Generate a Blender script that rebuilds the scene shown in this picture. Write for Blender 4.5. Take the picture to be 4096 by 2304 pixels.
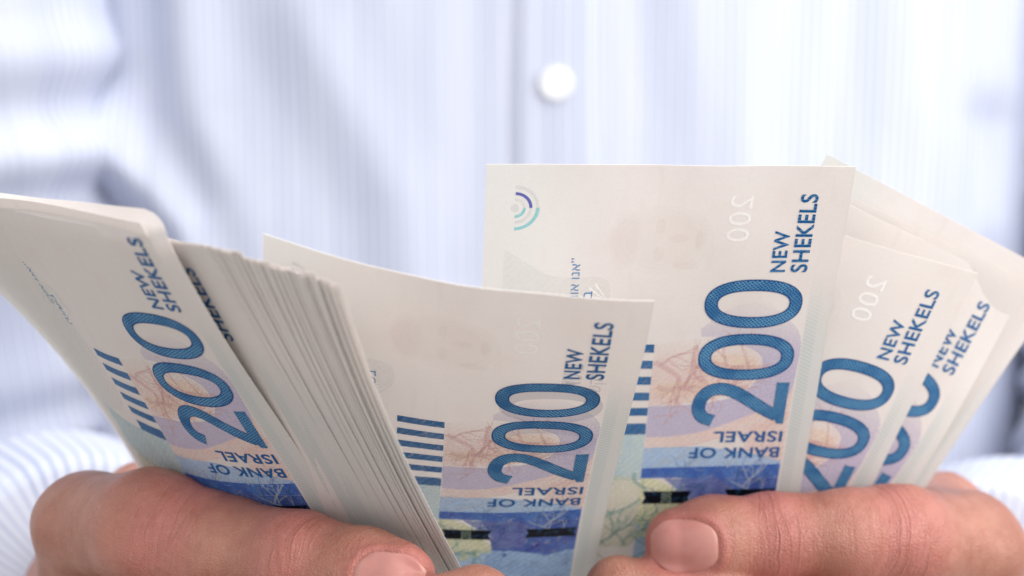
import bpy, bmesh, math, random
import numpy as np
from mathutils import Vector, Matrix

for o in list(bpy.data.objects):
    bpy.data.objects.remove(o, do_unlink=True)
SC = bpy.context.scene
COL = SC.collection
CAM_Z = 1.2                                   # camera height in metres; all notes and hands are laid out in mm from it

# ------------------------------------------------------------------ camera
cam_d = bpy.data.cameras.new('camera')
cam = bpy.data.objects.new('camera', cam_d)
COL.objects.link(cam)
cam.location = (0, 0, CAM_Z)
cam.rotation_euler = (math.radians(90), 0, 0)
cam_d.lens = 50
cam_d.sensor_width = 36
cam_d.clip_start = 0.01
cam_d.clip_end = 50
cam_d.dof.use_dof = True
cam_d.dof.focus_distance = 0.273
cam_d.dof.aperture_fstop = 50 / 5.4
SC.camera = cam

# ------------------------------------------------------------------ world and lamps
world = bpy.data.worlds.new('World')
SC.world = world
world.use_nodes = True
bg = world.node_tree.nodes['Background']
wg = world.node_tree
w_tc = wg.nodes.new('ShaderNodeTexCoord')            # added ambient gradient, no real room: bright above, dimmed below to darken undersides
w_sep = wg.nodes.new('ShaderNodeSeparateXYZ')
w_rng = wg.nodes.new('ShaderNodeMapRange')
w_rng.interpolation_type = 'SMOOTHSTEP'
w_mix = wg.nodes.new('ShaderNodeMix')
w_mix.data_type = 'RGBA'
wg.links.new(w_tc.outputs['Generated'], w_sep.inputs[0])
wg.links.new(w_sep.outputs[2], w_rng.inputs[0])
w_rng.inputs[1].default_value = -0.9
w_rng.inputs[2].default_value = 0.5
wg.links.new(w_rng.outputs[0], w_mix.inputs[0])
w_mix.inputs[6].default_value = (0.50, 0.47, 0.44, 1)
w_mix.inputs[7].default_value = (0.985, 0.985, 1.0, 1)
wg.links.new(w_mix.outputs[2], bg.inputs[0])
bg.inputs[1].default_value = 0.90


def area_lamp(name, loc, target, size, power, colour):
    d = bpy.data.lights.new(name, 'AREA')
    d.shape = 'RECTANGLE'
    d.size, d.size_y = size
    d.energy = power
    d.color = colour
    o = bpy.data.objects.new(name, d)
    COL.objects.link(o)
    o.location = loc
    o.rotation_euler = (Vector(target) - Vector(loc)).to_track_quat('-Z', 'Y').to_euler()
    o['label'] = 'large soft window light from the upper right'
    o['category'] = 'light'
    return o


area_lamp('window_light', (0.90, -0.26, 1.62), (0.0, 0.42, 1.18), (0.9, 0.9), 13.0, (1.0, 0.975, 0.95))
area_lamp('ceiling_light', (0.25, 0.16, 2.3), (0.05, 0.36, 1.1), (0.9, 0.7), 8.0, (1.0, 0.985, 0.97))['label'] = 'soft white light overhead'

SC.view_settings.view_transform = 'Standard'
SC.view_settings.look = 'None'
SC.view_settings.exposure = 0.22
SC.view_settings.gamma = 1.0
SC.cycles.max_bounces = 8
SC.cycles.transparent_max_bounces = 24
SC.render.film_transparent = False

# ------------------------------------------------------------------ helpers
FPX = 50 / 36 * 4096


def W(p):
    """camera millimetres (x right, y down, z forward) -> world metres"""
    p = np.asarray(p, float)
    return np.stack([p[..., 0] / 1000, p[..., 2] / 1000, CAM_Z - p[..., 1] / 1000], -1)


def at(px, py, z):
    """photo pixel (4096 x 2304) at a distance z mm, in camera millimetres"""
    return np.array([(px - 2048) * z / FPX, (py - 1152) * z / FPX, z], float)


def link(name, me, parent=None, mat=None, smooth=True):
    o = bpy.data.objects.new(name, me)
    COL.objects.link(o)
    if parent is not None:
        o.parent = parent
    if mat is not None:
        me.materials.append(mat)
    if smooth and len(me.polygons):
        me.polygons.foreach_set('use_smooth', [True] * len(me.polygons))
    return o


def mesh_from(name, verts, faces, uv=None):
    me = bpy.data.meshes.new(name)
    me.from_pydata([tuple(v) for v in verts], [], [tuple(f) for f in faces])
    if uv is not None:
        lay = me.uv_layers.new(name='UVMap')
        idx = np.empty(len(me.loops), int)
        me.loops.foreach_get('vertex_index', idx)
        lay.data.foreach_set('uv', np.asarray(uv, float)[idx].ravel())
    me.update()
    return me


def tag(o, label, cat, group=None, kind=None):
    o['label'] = label
    o['category'] = cat
    if group:
        o['group'] = group
    if kind:
        o['kind'] = kind
    return o


def empty(name, loc=(0, 0, 0)):
    o = bpy.data.objects.new(name, None)
    COL.objects.link(o)
    o.location = loc
    return o


# ------------------------------------------------------------------ materials
def new_mat(name):
    m = bpy.data.materials.new(name)
    m.use_nodes = True
    nt = m.node_tree
    nt.nodes.clear()
    out = nt.nodes.new('ShaderNodeOutputMaterial')
    return m, nt, out


class N:
    """tiny node-graph helper"""
    def __init__(s, nt):
        s.nt = nt

    def n(s, typ, **kw):
        nd = s.nt.nodes.new('ShaderNode' + typ)
        for k, v in kw.items():
            setattr(nd, k, v)
        return nd

    def put(s, sock, val):
        if hasattr(val, 'links'):
            s.nt.links.new(val, sock)
        else:
            sock.default_value = val

    def math(s, op, a, b=0.0, c=0.0, clamp=False):
        nd = s.n('Math', operation=op, use_clamp=clamp)
        s.put(nd.inputs[0], a)
        s.put(nd.inputs[1], b)
        s.put(nd.inputs[2], c)
        return nd.outputs[0]

    def mix(s, fac, a, b, blend='MIX'):
        nd = s.n('Mix', data_type='RGBA', blend_type=blend)
        s.put(nd.inputs[0], fac)
        s.put(nd.inputs[6], a)
        s.put(nd.inputs[7], b)
        return nd.outputs[2]

    def ramp(s, fac, lo, hi, a=0.0, b=1.0):
        nd = s.n('MapRange', interpolation_type='SMOOTHSTEP')
        s.put(nd.inputs[0], fac)
        nd.inputs[1].default_value = lo
        nd.inputs[2].default_value = hi
        nd.inputs[3].default_value = a
        nd.inputs[4].default_value = b
        return nd.outputs[0]

    def noise(s, vec, scale, detail=3.0, rough=0.55):
        nd = s.n('TexNoise')
        s.nt.links.new(vec, nd.inputs['Vector'])
        nd.inputs['Scale'].default_value = scale
        nd.inputs['Detail'].default_value = detail
        nd.inputs['Roughness'].default_value = rough
        return nd.outputs['Fac']

    def mapping(s, vec, scale=(1, 1, 1), rot=(0, 0, 0), loc=(0, 0, 0)):
        nd = s.n('Mapping')
        s.nt.links.new(vec, nd.inputs[0])
        nd.inputs['Location'].default_value = loc
        nd.inputs['Rotation'].default_value = rot
        nd.inputs['Scale'].default_value = scale
        return nd.outputs[0]


def srgb(r, g, b):
    f = lambda c: c / 12.92 if c <= 0.04045 else ((c + 0.055) / 1.055) ** 2.4
    return (f(r / 255), f(g / 255), f(b / 255), 1)


def paper_material():
    m, nt, out = new_mat('banknote_paper')
    g = N(nt)
    uv = g.n('UVMap').outputs[0]
    sep = g.n('SeparateXYZ')
    nt.links.new(uv, sep.inputs[0])
    u, v = sep.outputs[0], sep.outputs[1]          # decimetres on the note
    base = (0.875, 0.83, 0.805, 1)
    cloud = g.noise(uv, 9, 4)
    streak = g.noise(g.mapping(uv, (40, 6, 1), (0, 0, 0.5)), 1.0, 3)
    c = g.mix(g.ramp(cloud, 0.45, 0.75, 0, 0.5), base, (0.86, 0.775, 0.75, 1))
    c = g.mix(g.ramp(streak, 0.55, 0.75, 0, 0.35), c, (0.815, 0.75, 0.72, 1))
    # cooler towards the left of the note and in the long margin
    c = g.mix(g.ramp(u, 0.30, 0.02, 0, 0.55), c, (0.785, 0.81, 0.785, 1))
    # margin strip with fine diagonal rules
    mask = g.math('MULTIPLY', g.ramp(u, 0.659, 0.663), g.ramp(v, 0.20, 0.42))
    hatch = g.n('TexWave', wave_type='BANDS', bands_direction='X', wave_profile='SIN')
    nt.links.new(g.mapping(uv, (1, 1, 1), (0, 0, math.radians(62))), hatch.inputs['Vector'])
    hatch.inputs['Scale'].default_value = 40
    light = g.ramp(u, 0.684, 0.688)
    hcol = g.mix(hatch.outputs['Fac'], (0.60, 0.655, 0.65, 1), (0.755, 0.765, 0.745, 1))
    hcol = g.mix(g.math('MULTIPLY', light, 0.75), hcol, (0.775, 0.765, 0.745, 1))
    c = g.mix(g.math('MULTIPLY', mask, 0.9), c, hcol)
    fib = g.noise(uv, 160, 4, 0.7)
    c = g.mix(g.ramp(fib, 0.3, 0.7, 0.0, 0.10), c, (0.60, 0.57, 0.54, 1))
    p = g.n('BsdfPrincipled')
    nt.links.new(c, p.inputs['Base Color'])
    p.inputs['Roughness'].default_value = 0.62
    p.inputs['Specular IOR Level'].default_value = 0.25
    bump = g.n('Bump')
    bump.inputs['Strength'].default_value = 0.25
    bump.inputs['Distance'].default_value = 0.00012
    nt.links.new(g.noise(uv, 190, 4, 0.65), bump.inputs['Height'])
    nt.links.new(bump.outputs[0], p.inputs['Normal'])
    t = g.n('BsdfTranslucent')
    nt.links.new(c, t.inputs['Color'])
    mx = g.n('MixShader')
    mx.inputs[0].default_value = 0.32
    nt.links.new(p.outputs[0], mx.inputs[1])
    nt.links.new(t.outputs[0], mx.inputs[2])
    nt.links.new(mx.outputs[0], out.inputs[0])
    return m


def ink_material(name, colour, alpha=1.0, pattern=None, colour2=None, rough=0.55, metal=0.0, fade=None):
    """printed ink: colour laid over the paper with some coverage; patterns are print patterns on the note's own coordinates"""
    m, nt, out = new_mat(name)
    g = N(nt)
    uv = g.n('UVMap').outputs[0]
    sep = g.n('SeparateXYZ')
    nt.links.new(uv, sep.inputs[0])
    col = colour
    a = alpha
    if pattern == 'numeral':
        vor = g.n('TexVoronoi', feature='DISTANCE_TO_EDGE')
        nt.links.new(g.mapping(uv, (150, 205, 1), (0, 0, 0.65)), vor.inputs['Vector'])
        vor.inputs['Scale'].default_value = 1.0
        vor.inputs['Randomness'].default_value = 0.25
        e = g.ramp(vor.outputs['Distance'], 0.02, 0.22, 1.0, 0.0)
        big = g.noise(uv, 16, 3)
        e = g.math('MULTIPLY', e, g.ramp(big, 0.30, 0.65, 0.35, 0.95))
        col = g.mix(e, colour, colour2)
    elif pattern == 'wavy':
        wv = g.n('TexWave', wave_type='BANDS', bands_direction='Y')
        nt.links.new(uv, wv.inputs['Vector'])
        wv.inputs['Scale'].default_value = 42
        wv.inputs['Distortion'].default_value = 3.0
        wv.inputs['Detail Scale'].default_value = 6.0
        col = g.mix(g.ramp(wv.outputs['Fac'], 0.72, 0.98, 0, 0.5), colour, colour2)
    elif pattern == 'cloud':
        nz = g.noise(uv, 26, 5, 0.65)
        col = g.mix(g.ramp(nz, 0.3, 0.7), colour, colour2)
        scr = g.n('TexWave', wave_type='BANDS', bands_direction='DIAGONAL')
        nt.links.new(uv, scr.inputs['Vector'])
        scr.inputs['Scale'].default_value = 34
        scr.inputs['Distortion'].default_value = 5.0
        scr.inputs['Detail Scale'].default_value = 3.0
        fine = g.math('ADD', g.math('MULTIPLY', g.noise(uv, 220, 3, 0.6), 0.7), g.math('MULTIPLY', scr.outputs['Fac'], 0.3))
        a = g.math('MULTIPLY', g.math('MULTIPLY', g.ramp(fine, 0.25, 0.75, 0.72, 1.15), g.ramp(g.noise(uv, 40, 4, 0.65), 0.28, 0.5, 0.62, 1.0)), alpha)
    elif pattern == 'rings':
        vor = g.n('TexVoronoi', feature='F1')
        nt.links.new(uv, vor.inputs['Vector'])
        vor.inputs['Scale'].default_value = 60
        rr = g.math('SINE', g.math('MULTIPLY', vor.outputs['Distance'], 26.0))
        col = g.mix(g.ramp(rr, -0.4, 1.0, 0, 0.35), colour, colour2)
        fine = g.noise(uv, 200, 2, 0.6)
        a = g.math('MULTIPLY', g.ramp(fine, 0.25, 0.75, 0.8, 1.1), alpha)
    elif pattern == 'smudge':
        a = g.math('MULTIPLY', g.ramp(g.noise(uv, 55, 4, 0.6), 0.42, 0.66), alpha)
    elif pattern == 'foil':
        nz = g.noise(g.mapping(uv, (60, 60, 1)), 1.0, 2)
        col = g.mix(g.ramp(nz, 0.52, 0.70), colour, colour2)
    else:
        fine = g.noise(uv, 230, 3, 0.6)
        a = g.math('MULTIPLY', g.ramp(fine, 0.2, 0.8, 0.82, 1.06, ), alpha)
    if fade is not None:
        ax, lo, hi = fade
        a = g.math('MULTIPLY', a, g.ramp(sep.outputs[ax], lo, hi))
    p = g.n('BsdfPrincipled')
    g.put(p.inputs['Base Color'], col)
    p.inputs['Roughness'].default_value = rough
    p.inputs['Metallic'].default_value = metal
    p.inputs['Specular IOR Level'].default_value = 0.10
    if isinstance(a, float) and a >= 1.0:
        nt.links.new(p.outputs[0], out.inputs[0])
    else:
        tr = g.n('BsdfTransparent')
        mx = g.n('MixShader')
        g.put(mx.inputs[0], g.math('MINIMUM', a, 1.0) if not isinstance(a, float) else a)
        nt.links.new(tr.outputs[0], mx.inputs[1])
        nt.links.new(p.outputs[0], mx.inputs[2])
        nt.links.new(mx.outputs[0], out.inputs[0])
    return m


def skin_material():
    m, nt, out = new_mat('skin')
    g = N(nt)
    tc = g.n('TexCoord').outputs['Object']
    at_s = g.n('Attribute', attribute_name='along').outputs['Fac']
    at_c = g.n('Attribute', attribute_name='crease').outputs['Fac']
    at_f = g.n('Attribute', attribute_name='flush').outputs['Fac']
    big = g.noise(tc, 55, 4, 0.6)
    mid = g.noise(tc, 260, 4, 0.65)
    c = g.mix(g.ramp(big, 0.32, 0.68), (0.325, 0.130, 0.088, 1), (0.425, 0.198, 0.142, 1))
    c = g.mix(g.math('MULTIPLY', at_f, 0.75), c, (0.485, 0.155, 0.142, 1))
    c = g.mix(g.ramp(mid, 0.45, 0.75, 0, 0.45), c, (0.31, 0.10, 0.065, 1))
    c = g.mix(g.ramp(g.noise(tc, 700, 3, 0.6), 0.55, 0.8, 0, 0.25), c, (0.62, 0.34, 0.26, 1))
    # creases across the joints: noise squeezed along the finger axis
    comb = g.n('CombineXYZ')
    warp = g.math('MULTIPLY', g.noise(tc, 110, 2, 0.5), 0.0028)
    g.put(comb.inputs[0], g.math('ADD', at_s, warp))
    sepo = g.n('SeparateXYZ')
    nt.links.new(tc, sepo.inputs[0])
    g.put(comb.inputs[1], g.math('MULTIPLY', sepo.outputs[2], 0.10))
    g.put(comb.inputs[2], g.math('MULTIPLY', sepo.outputs[1], 0.10))
    lines = g.noise(comb.outputs[0], 620, 2, 0.5)
    groove = g.math('SUBTRACT', 1.0, g.math('ABSOLUTE', g.math('MULTIPLY', g.math('SUBTRACT', lines, 0.5), 9.0)), clamp=True)
    groove = g.math('MULTIPLY', g.math('POWER', groove, 2.0), at_c)
    lines2 = g.noise(comb.outputs[0], 230, 1, 0.5)
    g2 = g.math('SUBTRACT', 1.0, g.math('ABSOLUTE', g.math('MULTIPLY', g.math('SUBTRACT', lines2, 0.5), 16.0)), clamp=True)
    g2 = g.math('MULTIPLY', g.math('POWER', g2, 1.5), at_c)
    gall = g.math('MAXIMUM', g.math('MULTIPLY', groove, 0.55), g2)
    c = g.mix(g.math('MULTIPLY', gall, 0.40), c, (0.36, 0.12, 0.08, 1))
    p = g.n('BsdfPrincipled')
    nt.links.new(c, p.inputs['Base Color'])
    p.inputs['Roughness'].default_value = 0.37
    p.inputs['Specular IOR Level'].default_value = 0.46
    p.subsurface_method = 'RANDOM_WALK'
    p.inputs['Subsurface Weight'].default_value = 0.28
    p.inputs['Subsurface Radius'].default_value = (1.0, 0.32, 0.18)
    p.inputs['Subsurface Scale'].default_value = 0.0015
    vor = g.n('TexVoronoi', feature='DISTANCE_TO_EDGE')
    nt.links.new(tc, vor.inputs['Vector'])
    vor.inputs['Scale'].default_value = 1500
    cells = g.ramp(vor.outputs['Distance'], 0.0, 0.25)
    h = g.math('ADD', g.math('MULTIPLY', cells, 0.22), g.math('MULTIPLY', g.noise(tc, 1100, 4, 0.65), 0.34))
    h = g.math('ADD', h, g.math('MULTIPLY', mid, 0.5))
    h = g.math('SUBTRACT', h, g.math('MULTIPLY', gall, 0.65))
    bump = g.n('Bump')
    bump.inputs['Strength'].default_value = 0.8
    bump.inputs['Distance'].default_value = 0.0004
    nt.links.new(h, bump.inputs['Height'])
    nt.links.new(bump.outputs[0], p.inputs['Normal'])
    nt.links.new(p.outputs[0], out.inputs[0])
    return m


def nail_material():
    m, nt, out = new_mat('fingernail')
    g = N(nt)
    uv = g.n('UVMap').outputs[0]
    sep = g.n('SeparateXYZ')
    nt.links.new(uv, sep.inputs[0])
    tc = g.n('TexCoord').outputs['Object']
    nz = g.noise(tc, 160, 3)
    c = g.mix(g.ramp(nz, 0.3, 0.7), (0.47, 0.19, 0.165, 1), (0.52, 0.235, 0.205, 1))
    c = g.mix(g.ramp(sep.outputs[0], 0.25, 0.08, 0, 0.6), c, (0.52, 0.26, 0.215, 1))     # lunula
    c = g.mix(g.ramp(sep.outputs[0], 0.90, 0.97, 0, 0.5), c, (0.50, 0.25, 0.20, 1))     # free edge
    p = g.n('BsdfPrincipled')
    nt.links.new(c, p.inputs['Base Color'])
    p.inputs['Roughness'].default_value = 0.33
    p.inputs['Specular IOR Level'].default_value = 0.45
    p.inputs['Subsurface Weight'].default_value = 0.3
    p.inputs['Subsurface Radius'].default_value = (1.0, 0.4, 0.25)
    p.inputs['Subsurface Scale'].default_value = 0.001
    rid = g.n('TexWave', bands_direction='Y')
    nt.links.new(uv, rid.inputs['Vector'])
    rid.inputs['Scale'].default_value = 6
    rid.inputs['Distortion'].default_value = 2
    b = g.n('Bump')
    b.inputs['Strength'].default_value = 0.06
    b.inputs['Distance'].default_value = 0.0001
    nt.links.new(rid.outputs['Fac'], b.inputs['Height'])
    nt.links.new(b.outputs[0], p.inputs['Normal'])
    nt.links.new(p.outputs[0], out.inputs[0])
    return m


def shirt_material(name, strength=1.0):
    """white poplin with thin blue-grey pinstripes; UV x = millimetres round the garment / 100"""
    m, nt, out = new_mat(name)
    g = N(nt)
    uv = g.n('UVMap').outputs[0]
    sep = g.n('SeparateXYZ')
    nt.links.new(uv, sep.inputs[0])
    ph = g.math('MULTIPLY', sep.outputs[0], 100.0 / 3.6 * 2 * math.pi)
    st = g.ramp(g.math('SINE', ph), 0.35, 0.95)
    tone = g.noise(g.mapping(uv, (9, 0.5, 1)), 1.0, 3)
    s = g.math('MULTIPLY', g.math('ADD', g.math('MULTIPLY', st, 0.85), 0.06), g.ramp(tone, 0.3, 0.7, 0.35, 1.15))
    c = g.mix(g.math('MULTIPLY', s, 1.0 * strength), (0.57, 0.60, 0.70, 1), (0.30, 0.345, 0.50, 1))
    p = g.n('BsdfPrincipled')
    nt.links.new(c, p.inputs['Base Color'])
    p.inputs['Roughness'].default_value = 0.8
    p.inputs['Specular IOR Level'].default_value = 0.2
    b = g.n('Bump')
    b.inputs['Strength'].default_value = 0.2
    b.inputs['Distance'].default_value = 0.0003
    nt.links.new(g.noise(uv, 300, 3), b.inputs['Height'])
    nt.links.new(b.outputs[0], p.inputs['Normal'])
    nt.links.new(p.outputs[0], out.inputs[0])
    return m


def plain_material(name, colour, rough=0.3, spec=0.5):
    m, nt, out = new_mat(name)
    g = N(nt)
    tc = g.n('TexCoord').outputs['Object']
    c = g.mix(g.ramp(g.noise(tc, 300, 3), 0.3, 0.7, 0, 0.3), colour, tuple(x * 0.9 for x in colour[:3]) + (1,))
    p = g.n('BsdfPrincipled')
    nt.links.new(c, p.inputs['Base Color'])
    p.inputs['Roughness'].default_value = rough
    p.inputs['Specular IOR Level'].default_value = spec
    nt.links.new(p.outputs[0], out.inputs[0])
    return m


M_PAPER = paper_material()
M_EDGE = plain_material('cut_paper_edge', (0.66, 0.625, 0.58, 1), 0.8, 0.1)
M_SKIN = skin_material()
M_NAIL = nail_material()
M_SHIRT = shirt_material('pinstripe_cotton')
M_BUTTON = plain_material('pearl_button', (0.80, 0.81, 0.83, 1), 0.22, 0.6)
M_THREAD = plain_material('white_thread', (0.72, 0.74, 0.78, 1), 0.8, 0.2)
INK = {
    'numeral': ink_material('numeral_blue', srgb(10, 72, 126), 1.0, 'numeral', srgb(116, 168, 198)),
    'outline': ink_material('numeral_outline', srgb(16, 68, 122), 1.0),
    'letter': ink_material('lettering_blue', srgb(16, 82, 136), 1.0, 'wavy', srgb(120, 165, 200)),
    'word': ink_material('bank_lettering_blue', srgb(34, 88, 145), 1.0),
    'bar': ink_material('bar_blue', srgb(44, 96, 146), 0.95, 'cloud', srgb(60, 110, 156)),
    'lilac': ink_material('lilac_tint', srgb(190, 182, 212), 0.60, 'rings', srgb(214, 208, 228), fade=(1, 0.27, 0.48)),
    'salmon': ink_material('salmon_tint', srgb(238, 204, 196), 0.50, 'cloud', srgb(236, 216, 208), fade=(1, 0.36, 0.50)),
    'cream': ink_material('cream_tint', srgb(242, 226, 200), 0.45, 'cloud', srgb(240, 214, 200)),
    'branch': ink_material('branch_pink', srgb(222, 186, 184), 0.34),
    'sky': ink_material('pale_blue_tint', srgb(158, 188, 224), 0.75, 'cloud', srgb(172, 200, 230)),
    'skyleft': ink_material('pale_cyan_tint', srgb(178, 208, 220), 0.6, 'cloud', srgb(196, 216, 214)),
    'deep': ink_material('deep_blue', srgb(50, 88, 168), 0.95, 'cloud', srgb(84, 124, 190)),
    'navy': ink_material('navy_blue', srgb(48, 62, 148), 0.9, 'cloud', srgb(86, 118, 186)),
    'purple': ink_material('purple_tint', srgb(104, 104, 172), 0.7, 'cloud', srgb(130, 146, 198)),
    'lime': ink_material('lime_tint', srgb(206, 212, 168), 0.72, 'cloud', srgb(226, 224, 190)),
    'limeleft': ink_material('pale_lime_tint', srgb(210, 214, 180), 0.40, 'cloud', srgb(226, 222, 200)),
    'leafgrey': ink_material('grey_green_tint', srgb(186, 196, 188), 0.09, 'cloud', srgb(196, 204, 196)),
    'twig': ink_material('twig_blue', srgb(80, 116, 172), 0.28),
    'twigteal': ink_material('twig_teal', srgb(130, 176, 172), 0.35),
    'twiglight': ink_material('twig_light', srgb(196, 208, 220), 0.45),
    'foil': ink_material('foil_black', (0.006, 0.007, 0.014, 1), 1.0, 'foil', (0.02, 0.06, 0.12, 1), rough=0.3, metal=0.3),
    'foiltext': ink_material('foil_lettering', srgb(150, 168, 150), 0.9, rough=0.3),
    'teal': ink_material('logo_teal', srgb(142, 200, 204), 0.9),
    'violet': ink_material('logo_violet', srgb(92, 96, 172), 0.95),
    'pale': ink_material('logo_pale', srgb(206, 208, 210), 0.28),
    'script': ink_material('script_blue', srgb(70, 130, 180), 0.9),
    'mark': ink_material('watermark_white', (0.95, 0.935, 0.92, 1), 0.75),
    'markdark': ink_material('watermark_shade', (0.70, 0.57, 0.53, 1), 0.024),
    'ghost': ink_material('show_through_grey', srgb(150, 158, 178), 0.24),
}

# ------------------------------------------------------------------ banknote surfaces
# each note is a smooth bent sheet, 71 x 150 mm: a grid of 4 x 5 control points in camera millimetres
PATCH = {
    'A': [-114.8,-23.1,276.1,-100.2,1.9,300.0,-86.5,29.9,322.9,-75.6,63.5,340.5,-71.2,98.6,353.6,-97.1,-19.0,260.9,-85.9,10.2,282.2,-76.9,40.0,302.8,-68.7,71.3,319.6,-62.3,105.6,332.6,-79.0,-14.5,245.4,-69.4,15.1,266.2,-57.9,43.9,286.1,-45.8,74.3,303.6,-37.5,107.2,317.5,-58.8,-12.4,233.1,-49.3,16.6,254.0,-34.9,38.1,278.1,-22.8,67.7,301.4,-14.7,100.7,318.4],
    'H': [-119.5,-14.9,275.2,-103.5,2.2,305.5,-87.3,31.1,327.6,-76.5,65.5,345.7,-73.4,101.9,356.0,-97.7,-20.0,267.2,-83.7,9.4,288.8,-75.7,39.3,308.1,-66.5,71.3,325.8,-63.2,107.3,335.6,-80.1,-14.1,250.9,-70.9,16.5,270.3,-58.1,44.7,290.7,-46.1,74.3,310.6,-42.1,109.9,315.7,-61.9,-10.9,236.6,-51.3,18.3,257.5,-34.9,41.1,279.7,-23.5,69.5,306.1,-18.2,105.8,317.0],
    'T': [-106.2,-18.5,278.3,-93.0,7.6,301.6,-82.4,36.6,323.8,-73.2,70.6,342.0,-69.3,106.6,353.8,-88.6,-13.8,263.1,-77.5,14.5,285.1,-68.4,44.6,305.6,-61.9,77.3,322.4,-60.9,112.8,332.3,-70.8,-9.2,248.0,-59.1,18.6,270.0,-49.1,48.2,291.3,-41.3,79.9,308.9,-32.5,114.8,319.2,-50.9,-7.2,235.2,-39.6,21.0,257.2,-27.0,47.7,280.7,-16.6,75.1,304.8,-10.8,106.7,325.2],
    'S': [-82.5,-14.3,276.2,-75.7,17.4,295.0,-68.4,47.5,314.6,-60.4,81.7,336.0,-57.6,119.5,339.4,-64.8,-9.2,261.2,-58.8,23.0,279.7,-50.8,53.8,299.7,-42.9,84.4,319.1,-35.9,119.1,328.7,-47.1,-4.1,246.5,-35.1,23.3,269.6,-24.1,49.6,293.6,-18.2,78.7,317.8,-11.3,114.9,330.7,-28.0,-0.5,233.1,-20.9,31.4,252.3,-9.0,59.0,277.0,4.5,82.2,303.7,11.8,108.8,329.8],
    'B': [-43.6,-9.6,249.3,-47.9,18.4,273.5,-51.0,45.5,298.9,-53.7,75.2,322.1,-55.9,107.9,340.8,-22.2,-1.7,243.8,-24.1,24.1,270.9,-27.0,45.8,300.5,-30.1,75.5,325.3,-32.7,111.7,337.2,0.7,1.8,242.4,-1.1,28.6,269.2,-3.0,46.5,302.1,-6.9,76.0,328.5,-8.9,113.8,334.3,24.4,2.2,243.7,22.5,27.7,271.5,20.1,43.4,306.3,15.8,76.3,333.5,14.8,114.1,337.0],
    'C': [-4.8,-23.3,267.0,-6.3,9.5,285.1,-7.8,42.2,303.3,-9.3,75.0,321.5,-10.8,107.7,339.7,18.8,-23.3,268.9,17.3,9.5,287.1,15.8,42.2,305.3,14.3,75.0,323.5,12.8,107.7,341.7,42.4,-23.3,270.9,40.9,9.5,289.1,39.4,42.2,307.3,37.9,75.0,325.4,36.3,107.7,343.6,66.0,-23.3,272.9,64.5,9.4,291.1,63.0,42.2,309.2,61.4,75.0,327.4,59.9,107.7,345.6],
    'D': [30.1,-21.3,280.5,18.1,11.6,293.6,5.7,43.1,309.8,-6.8,72.9,329.1,-18.8,101.0,350.9,52.4,-14.8,284.8,40.6,19.3,294.7,27.7,51.6,310.8,15.5,80.9,331.3,3.6,107.7,354.7,75.1,-8.0,287.5,63.6,27.2,297.4,50.2,59.1,313.8,37.6,88.0,334.4,26.0,115.2,357.4,96.9,-3.0,295.6,84.0,30.2,309.0,73.0,63.5,321.1,60.3,95.2,337.4,47.8,124.2,357.8],
    'E': [53.7,-22.1,280.4,34.1,5.5,296.8,16.0,34.6,312.4,-2.1,62.8,329.0,-20.3,89.9,347.3,72.9,-16.1,293.1,55.7,16.6,302.2,36.4,46.5,313.9,18.0,75.0,330.6,0.3,100.8,351.7,92.9,-7.5,302.8,76.6,26.4,306.9,57.3,58.7,316.1,38.3,87.3,333.0,21.0,111.1,356.4,112.5,0.6,313.2,96.4,34.9,316.8,78.3,68.4,322.7,58.9,97.7,337.8,41.5,122.1,360.5],
    'F': [56.8,-23.2,284.8,38.9,6.2,299.2,21.0,35.7,313.4,2.9,65.0,329.2,-14.5,91.9,348.9,76.7,-16.2,295.5,60.3,16.6,303.9,41.7,47.6,315.5,23.4,75.9,332.3,6.6,101.0,355.2,97.4,-7.8,303.7,80.9,25.2,311.8,62.4,55.3,325.4,44.4,83.1,341.6,27.1,115.2,354.6,117.6,0.1,313.4,100.4,32.1,323.0,82.8,62.6,334.9,66.3,95.5,346.6,46.4,127.5,348.5],
    'G': [63.9,-27.0,287.4,45.6,3.9,298.2,26.6,33.5,311.8,7.8,61.6,328.4,-10.4,88.1,347.8,84.0,-18.3,296.5,66.1,13.6,305.3,47.3,44.0,317.2,28.3,72.7,332.5,10.0,99.7,351.1,103.8,-9.9,306.2,86.4,22.3,314.4,68.0,53.4,324.7,48.9,83.1,337.9,30.5,111.1,354.7,123.6,-1.6,316.3,105.1,29.1,327.1,88.4,61.9,334.4,69.8,93.5,343.4,50.8,123.2,356.6],
}
PATCH = {k: np.array(v).reshape(4, 5, 3) for k, v in PATCH.items()}


def bern(n, t):
    return np.stack([math.comb(n, i) * t ** i * (1 - t) ** (n - i) for i in range(n + 1)], -1)


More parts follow.
